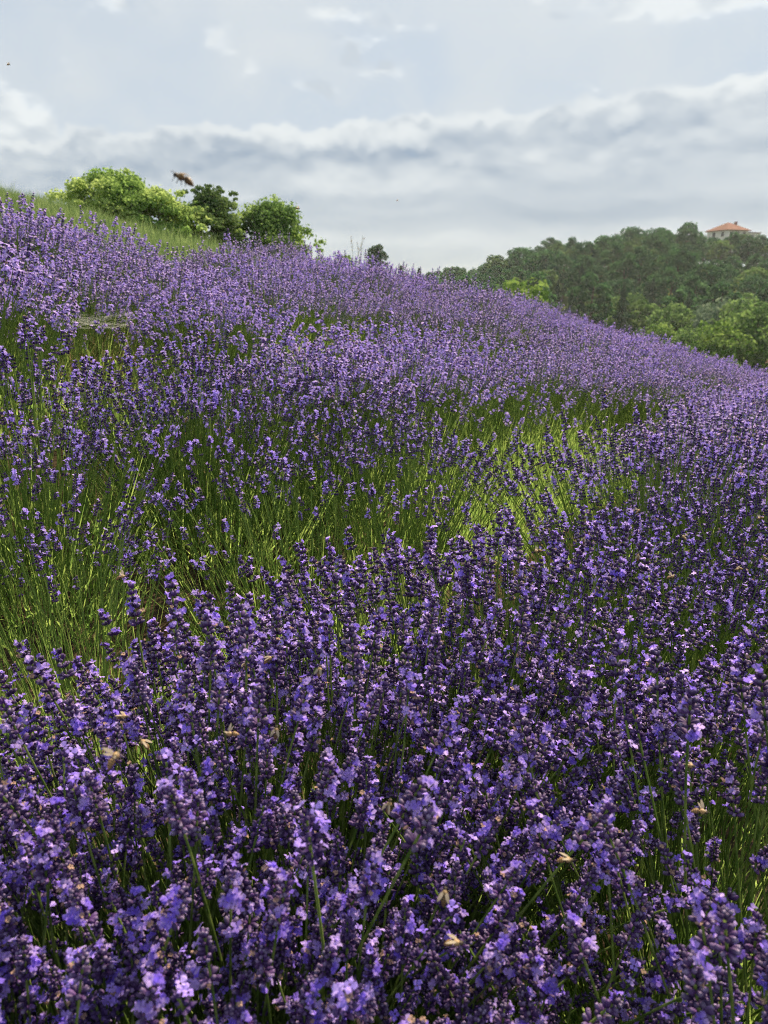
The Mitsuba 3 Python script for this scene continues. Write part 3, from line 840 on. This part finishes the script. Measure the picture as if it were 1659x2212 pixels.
# ------------------------------------------------------------------ bees
scene['m_bee'] = {'type': 'twosided', 'bsdf': {'type': 'principled', 'base_color': {'type': 'mesh_attribute', 'name': 'vertex_color'}, 'roughness': 0.55, 'sheen': 1.0, 'specular': 0.4}}
scene['m_bee_leg'] = {'type': 'twosided', 'bsdf': {'type': 'principled', 'base_color': {'type': 'rgb', 'value': (0.035, 0.022, 0.014)}, 'roughness': 0.4}}
scene['m_wing'] = thin({'type': 'rgb', 'value': (0.50, 0.44, 0.35)}, 0.9, 0.25)


def bee_body(dark):
    """One closed skin from head to abdomen tip along +x, in millimetres, striped by vertex colour."""
    ring = [(6.6, 0.0), (6.5, 0.7), (6.0, 1.25), (5.3, 1.5), (4.6, 1.25), (4.2, 0.8), (3.9, 1.3), (3.2, 1.9), (2.2, 2.25), (1.2, 2.2), (0.3, 1.6), (-0.2, 0.75), (-0.5, 0.8)]
    ring += [(-0.5 - 7.0 * u, 2.15 * math.sin(math.pi * (0.12 + 0.88 * u) ** 0.8) ** 0.75 + 0.02) for u in np.linspace(0.06, 0.97, 15)] + [(-7.6, 0.0)]
    v, f = lathe([(x, r) for x, r in ring], 12)
    v = np.stack([v[:, 2], v[:, 0], v[:, 1]], -1)
    x = v[:, 0].copy()
    v[:, 2] -= np.where(x < -0.5, 0.035 * (x + 0.5) ** 2, 0) + np.where(x > 4.2, 0.28 * (x - 4.2), 0)
    v += 0.10 * (meshkit.noise(v * 3.0, 3)[:, None] - 0.5)
    stripe = (np.sin(x * 4.3) > 0.1)[:, None]
    gold, black, fur = np.array([0.31, 0.18, 0.065]), np.array([0.03, 0.02, 0.014]), np.array([0.34, 0.23, 0.11])
    c = np.where((x < -0.5)[:, None], np.where(stripe, black, gold), fur)
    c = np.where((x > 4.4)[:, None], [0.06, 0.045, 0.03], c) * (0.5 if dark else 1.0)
    return v, f, c


def wing_mesh(ln, wd, root, out, back, up):
    t = np.linspace(0, 1, 9)
    prof = wd * np.sin(np.pi * t ** 0.75) ** 0.7 * 0.5 + 0.05
    d = unit(np.array([-back, out, up])); e = unit(np.cross(d, [0, 0, 1.0]) if abs(d[2]) < 0.9 else np.array([1.0, 0, 0]))
    mid = np.array(root) + t[:, None] * ln * d
    mid[:, 2] += 0.25 * np.sin(np.pi * t)
    v = np.concatenate([mid + prof[:, None] * e, mid - prof[:, None] * e])
    f = [[i, i + 1, 10 + i] for i in range(8)] + [[i, 10 + i, 9 + i] for i in range(8)]
    return v, np.array(f)


def eye_mesh(sgn):
    m = trimesh.creation.icosphere(subdivisions=1, radius=0.62)
    v = np.array(m.vertices) * [0.8, 0.55, 1.15] + [5.75, sgn * 1.12, -0.25]
    return v, np.array(m.faces)


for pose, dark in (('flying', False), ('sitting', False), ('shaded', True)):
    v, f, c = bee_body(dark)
    parts = {'body': mikit.ply((v * 1e-3, f), 'm_bee', True, color=c)}
    wi = 0
    for sgn in (1, -1):
        for ln, wd, rx in ((8.0, 2.7, 2.6), (5.8, 2.1, 1.4)):
            back, out, up = (0.15 + (0.5 if ln < 8 else 0), 0.9 * sgn, 0.75) if pose == 'flying' else (1.0, 0.42 * sgn + (0.1 * sgn if ln < 8 else 0), 0.22)
            wv, wf = wing_mesh(ln, wd, (rx, 1.2 * sgn, 1.7), out, back, up)
            parts['wing' + (f'_{wi:03d}' if wi else '')] = mikit.ply((wv * 1e-3, wf), 'm_wing', True); wi += 1
    li = 0
    for sgn in (1, -1):
        for k, rx in enumerate((3.4, 2.2, 1.0)):
            a = np.array([rx, 1.3 * sgn, -1.2])
            p = np.array([a, a + [0.8 - 0.9 * k, 1.6 * sgn, 0.2], a + [1.0 - 1.5 * k, 2.3 * sgn, -2.0], a + [1.4 - 1.9 * k, 2.2 * sgn, -3.3]])
            lv, lf = tube(p, [0.30, 0.30, 0.24, 0.10], 5)
            parts['leg' + (f'_{li:03d}' if li else '')] = mikit.ply((lv * 1e-3, lf), 'm_bee_leg', True); li += 1
        p = np.array([[6.2, 0.4 * sgn, 0.4], [7.4, 0.9 * sgn, 0.9], [8.6, 1.3 * sgn, 0.2]])
        av, af = tube(p, [0.16, 0.15, 0.12], 4)
        parts['antenna' + ('' if sgn > 0 else '_001')] = mikit.ply((av * 1e-3, af), 'm_bee_leg', True)
        ev, ef = eye_mesh(sgn)
        parts['eye' + ('' if sgn > 0 else '_001')] = mikit.ply((ev * 1e-3, ef), 'm_bee_leg', True)
    group_of('g_bee_' + pose, parts)


def heading(fx, fy, fz, roll=0.0):
    f = unit(np.array([fx, fy, fz], float))
    l = unit(np.cross([0, 0, 1.0], f))
    u = np.cross(f, l)
    c, s_ = math.cos(roll), math.sin(roll)
    return np.stack([f, l * c + u * s_, u * c - l * s_], -1)


BEES = [  # picture column and row, pose, heading, distance (None: on the flower tops), label
    (500, 1585, 'flying', (-1, 0.25, -0.25), -0.06, 'pale bee in flight with spread wings just above the near flowers, left of centre'),
    (690, 1450, 'sitting', (0.2, 0.5, 1), None, 'golden bee clinging upright to a flower head left of centre'),
    (531, 1438, 'sitting', (0.1, -0.4, 1), None, 'brown bee beside the pale double whorl, left one of two close bees'),
    (580, 1424, 'sitting', (1, 0.3, 0.6), None, 'striped bee climbing to the right, right one of two close bees'),
    (596, 1582, 'shaded', (0.1, 0.6, 1), None, 'dark bee in the shade under the pair of close bees'),
    (264, 1548, 'sitting', (0.8, -0.3, 0.2), None, 'small brown bee on the flowers near the left edge'),
    (312, 1606, 'sitting', (-0.7, 0.2, 0.7), None, 'honey brown bee below the small brown bee at left'),
    (246, 1638, 'flying', (0.4, 0.8, 0.5), -0.20, 'blurred brown bee hovering close above the left flowers'),
    (840, 1742, 'sitting', (0.2, 0.2, 1), None, 'bee hanging head up on a stalk at the middle of the near row'),
    (1490, 1655, 'sitting', (0.3, -0.7, 0.5), None, 'bee with dark body between bright petals near the right edge'),
    (1512, 1752, 'flying', (1, -0.1, -0.1), -0.05, 'bee with long pale wings landing on flowers near the right edge'),
    (980, 2036, 'sitting', (0.9, -0.2, 0.2), None, 'big furry pale bee low in the nearest flowers, right of centre'),
    (1222, 1857, 'sitting', (1, 0.1, -0.1), None, 'thin orange striped insect on a small flower head at lower right'),
    (960, 1936, 'shaded', (0.2, 0.7, 0.8), None, 'very dark bee among the stalks just above the big furry bee'),
    (1162, 1190, 'flying', (-1, 0.2, -0.3), -0.05, 'white winged bee flying over the far edge of the nearest row'),
    (1262, 1166, 'sitting', (0.3, 0.3, 1), None, 'bee climbing a spike right of the white winged one'),
    (1378, 1104, 'flying', (0.6, 0.4, 0.5), -0.05, 'bee hovering over tall spikes at the upper right of the row'),
    (1478, 1161, 'flying', (-0.2, 1, 0.2), -0.06, 'bee with both pale wings raised, seen from behind'),
    (1642, 1119, 'flying', (-0.9, 0.3, -0.4), -0.10, 'dark bee flying at the right edge of the picture'),
    (1652, 1208, 'sitting', (-0.6, -0.3, 0.8), None, 'golden bee cut by the right edge below the flying one'),
    (1378, 1203, 'sitting', (0.1, 0.4, 1), None, 'bee upright on a purple spike below the hovering one'),
    (1595, 1229, 'sitting', (-0.9, 0.2, -0.3), None, 'pale brown bee crawling down a spike near the right edge'),
    (1449, 1246, 'flying', (1, 0.2, 0.1), -0.04, 'faint bee over the dense flowers below the bee with raised wings'),
    (402, 906, 'sitting', (0.4, 0.3, 0.8), None, 'tiny bee on the second row, left of the picture'),
    (262, 1246, 'flying', (1, 0.2, 0.2), -0.04, 'pale fluttering insect over the green stems at left'),
    (684, 946, 'flying', (-0.5, 0.5, 0.3), -0.05, 'tiny pale bee over the middle of the second row'),
    (397, 385, 'shaded', (-0.90, 0.1, 0.42), 0.52, 'big blurred brown bee flying in the sky above the field trees'),
    (643, 450, 'flying', (1, 0.3, 0.0), 2.6, 'small dark insect in the sky right of the field trees'),
    (858, 433, 'flying', (1, 0.5, 0.1), 5.0, 'tiny speck of an insect high over the crest'),
    (18, 139, 'flying', (0.3, 0.5, 0.2), 3.4, 'tiny speck of an insect in the upper left sky')]
for x, y, pose, h, dist, label in BEES:
    p = proj_on(x, y, 0.63) if dist is None or dist < 0 else at(x, y, dist)
    d = px_dir(x, y)
    p = p + d * (-0.012 if dist is None else dist if dist < 0 else 0)
    key = named('bee')
    instance(key, 'g_bee_' + pose, heading(*h), p, 1.0)
    labels[key] = {'label': label, 'category': 'bee' if 'insect' not in label else 'insect', 'group': 'bees and insects over the lavender'}

# ------------------------------------------------------------------ weeds, straw and a spider web in the gaps
rng = np.random.default_rng(91)


def surface_spot(x, y, lift):
    p = proj_on(x, y, lift)
    p[2] = float(ground(p[0], p[1]))
    return p


p = surface_spot(205, 735, 0.30)
v, f = grass_patch(900, 0.24, 0.15, 0.46, 0.0035, rng, 0.55)
scene['dry_grass_clump'] = mikit.ply((v + p, f), 'm_straw', True)
labels['dry_grass_clump'] = {'label': 'brown dried up tangle of grass under the spider web, left between the rows', 'category': 'dry grass'}
threads = []
for k in range(70):
    a0, a1 = rng.uniform(0, 6.283), rng.uniform(0, 6.283)
    q0 = np.array([0.17 * math.cos(a0), 0.10 * math.sin(a0), 0.03 * math.sin(2 * a0)])
    q1 = np.array([0.17 * math.cos(a1), 0.10 * math.sin(a1), 0.03 * math.sin(2 * a1)])
    m = (q0 + q1) / 2 - [0, 0, 0.012]
    threads.append(tube([q0, m, q1], 0.00016, 3))
scene['m_silk'] = thin({'type': 'rgb', 'value': (0.75, 0.78, 0.78)}, 1.0, 0.3)
v, f = join(threads)
pw = proj_on(198, 690, 0.46)
scene['spider_web'] = mikit.ply((v + pw, f), 'm_silk', True)
labels['spider_web'] = {'label': 'pale sheet of spider web stretched over the dry grass at left', 'category': 'spider web'}
for x, y, label in ((835, 700, 'bright green tuft of tall grass in the gap right of the picture centre line'),
                    (620, 690, 'dark green tuft of grass in the gap below the third row'), (145, 690, 'green weed tuft left of the spider web')):
    p = surface_spot(x, y, 0.3)
    v, f = grass_patch(330, 0.16, 0.22, 0.50, 0.006, rng, 0.2)
    key = named('grass_tuft')
    scene[key] = mikit.ply((v + p, f), 'm_grass', True)
    labels[key] = {'label': label, 'category': 'grass tuft'}
az = math.radians(px_azel(766, 540)[0])
for k, (x, ytop, r, curl) in enumerate([(757, 506, 9.2, 0.16), (766, 510, 9.5, -0.04), (774, 507, 9.3, 0.05), (781, 522, 9.6, -0.05)]):
    az = math.radians(px_azel(x, 540)[0])
    foot = np.array([r * math.sin(az), r * math.cos(az), 0.0]); foot[2] = float(ground(foot[0], foot[1]))
    h = r * math.tan(math.radians(px_azel(x, ytop)[1])) + CAM[2] - foot[2]
    u = np.linspace(0, 1, 9)
    path = foot + np.stack([curl * u ** 2.5, 0 * u, h * u - abs(curl) * 0.25 * u ** 5], -1)
    key = named('tall_grass_stalk')
    scene[key + '__stalk'] = mikit.ply(tube(path, np.linspace(0.0032, 0.0012, 9), 4), 'm_grass', True)
    m = 14
    tt = rng.uniform(0.80, 1.0, m)
    pos = np.stack([np.interp(tt, u, path[:, c]) for c in range(3)], -1)
    sv, sf = scatter(*LEAF_F, basis(rng.normal(0, 0.5, (m, 3)) + [0.2 * np.sign(curl), 0, 0.8], rng.uniform(0, 6.28, m)), pos, np.array([[0.006, 0.02, 0.03]]) * np.ones((m, 1)))
    scene[key + '__seed_head'] = mikit.ply((sv, sf), 'm_straw', True)
    labels[key] = {'label': ['arching tall grass stalk on the crest, leftmost of four', 'straight thin grass stalk on the crest, second of four', 'tall straight grass stalk on the crest, third of four', 'short grass stalk on the crest, rightmost of four'][k], 'category': 'grass stalk'}
    labels[key + '__seed_head'] = {'kind': 'stuff'}

# ------------------------------------------------------------------ air
HAZE = 0.00032
if HAZE:
    scene['haze_air'] = {'type': 'homogeneous', 'albedo': {'type': 'rgb', 'value': (0.86, 0.92, 0.99)}, 'sigma_t': HAZE}
    scene['haze'] = {'type': 'cube', 'to_world': T().translate([0, 0, 8]).scale([1600, 1600, 52]), 'bsdf': {'type': 'null'}, 'interior': {'type': 'ref', 'id': 'haze_air'}}
    labels['haze'] = {'label': 'faint summer haze over the valley', 'category': 'haze', 'kind': 'stuff'}
    scene['camera']['medium'] = {'type': 'ref', 'id': 'haze_air'}
print('plants', plant_count, 'wood', wood_n, 'entries', len(scene))
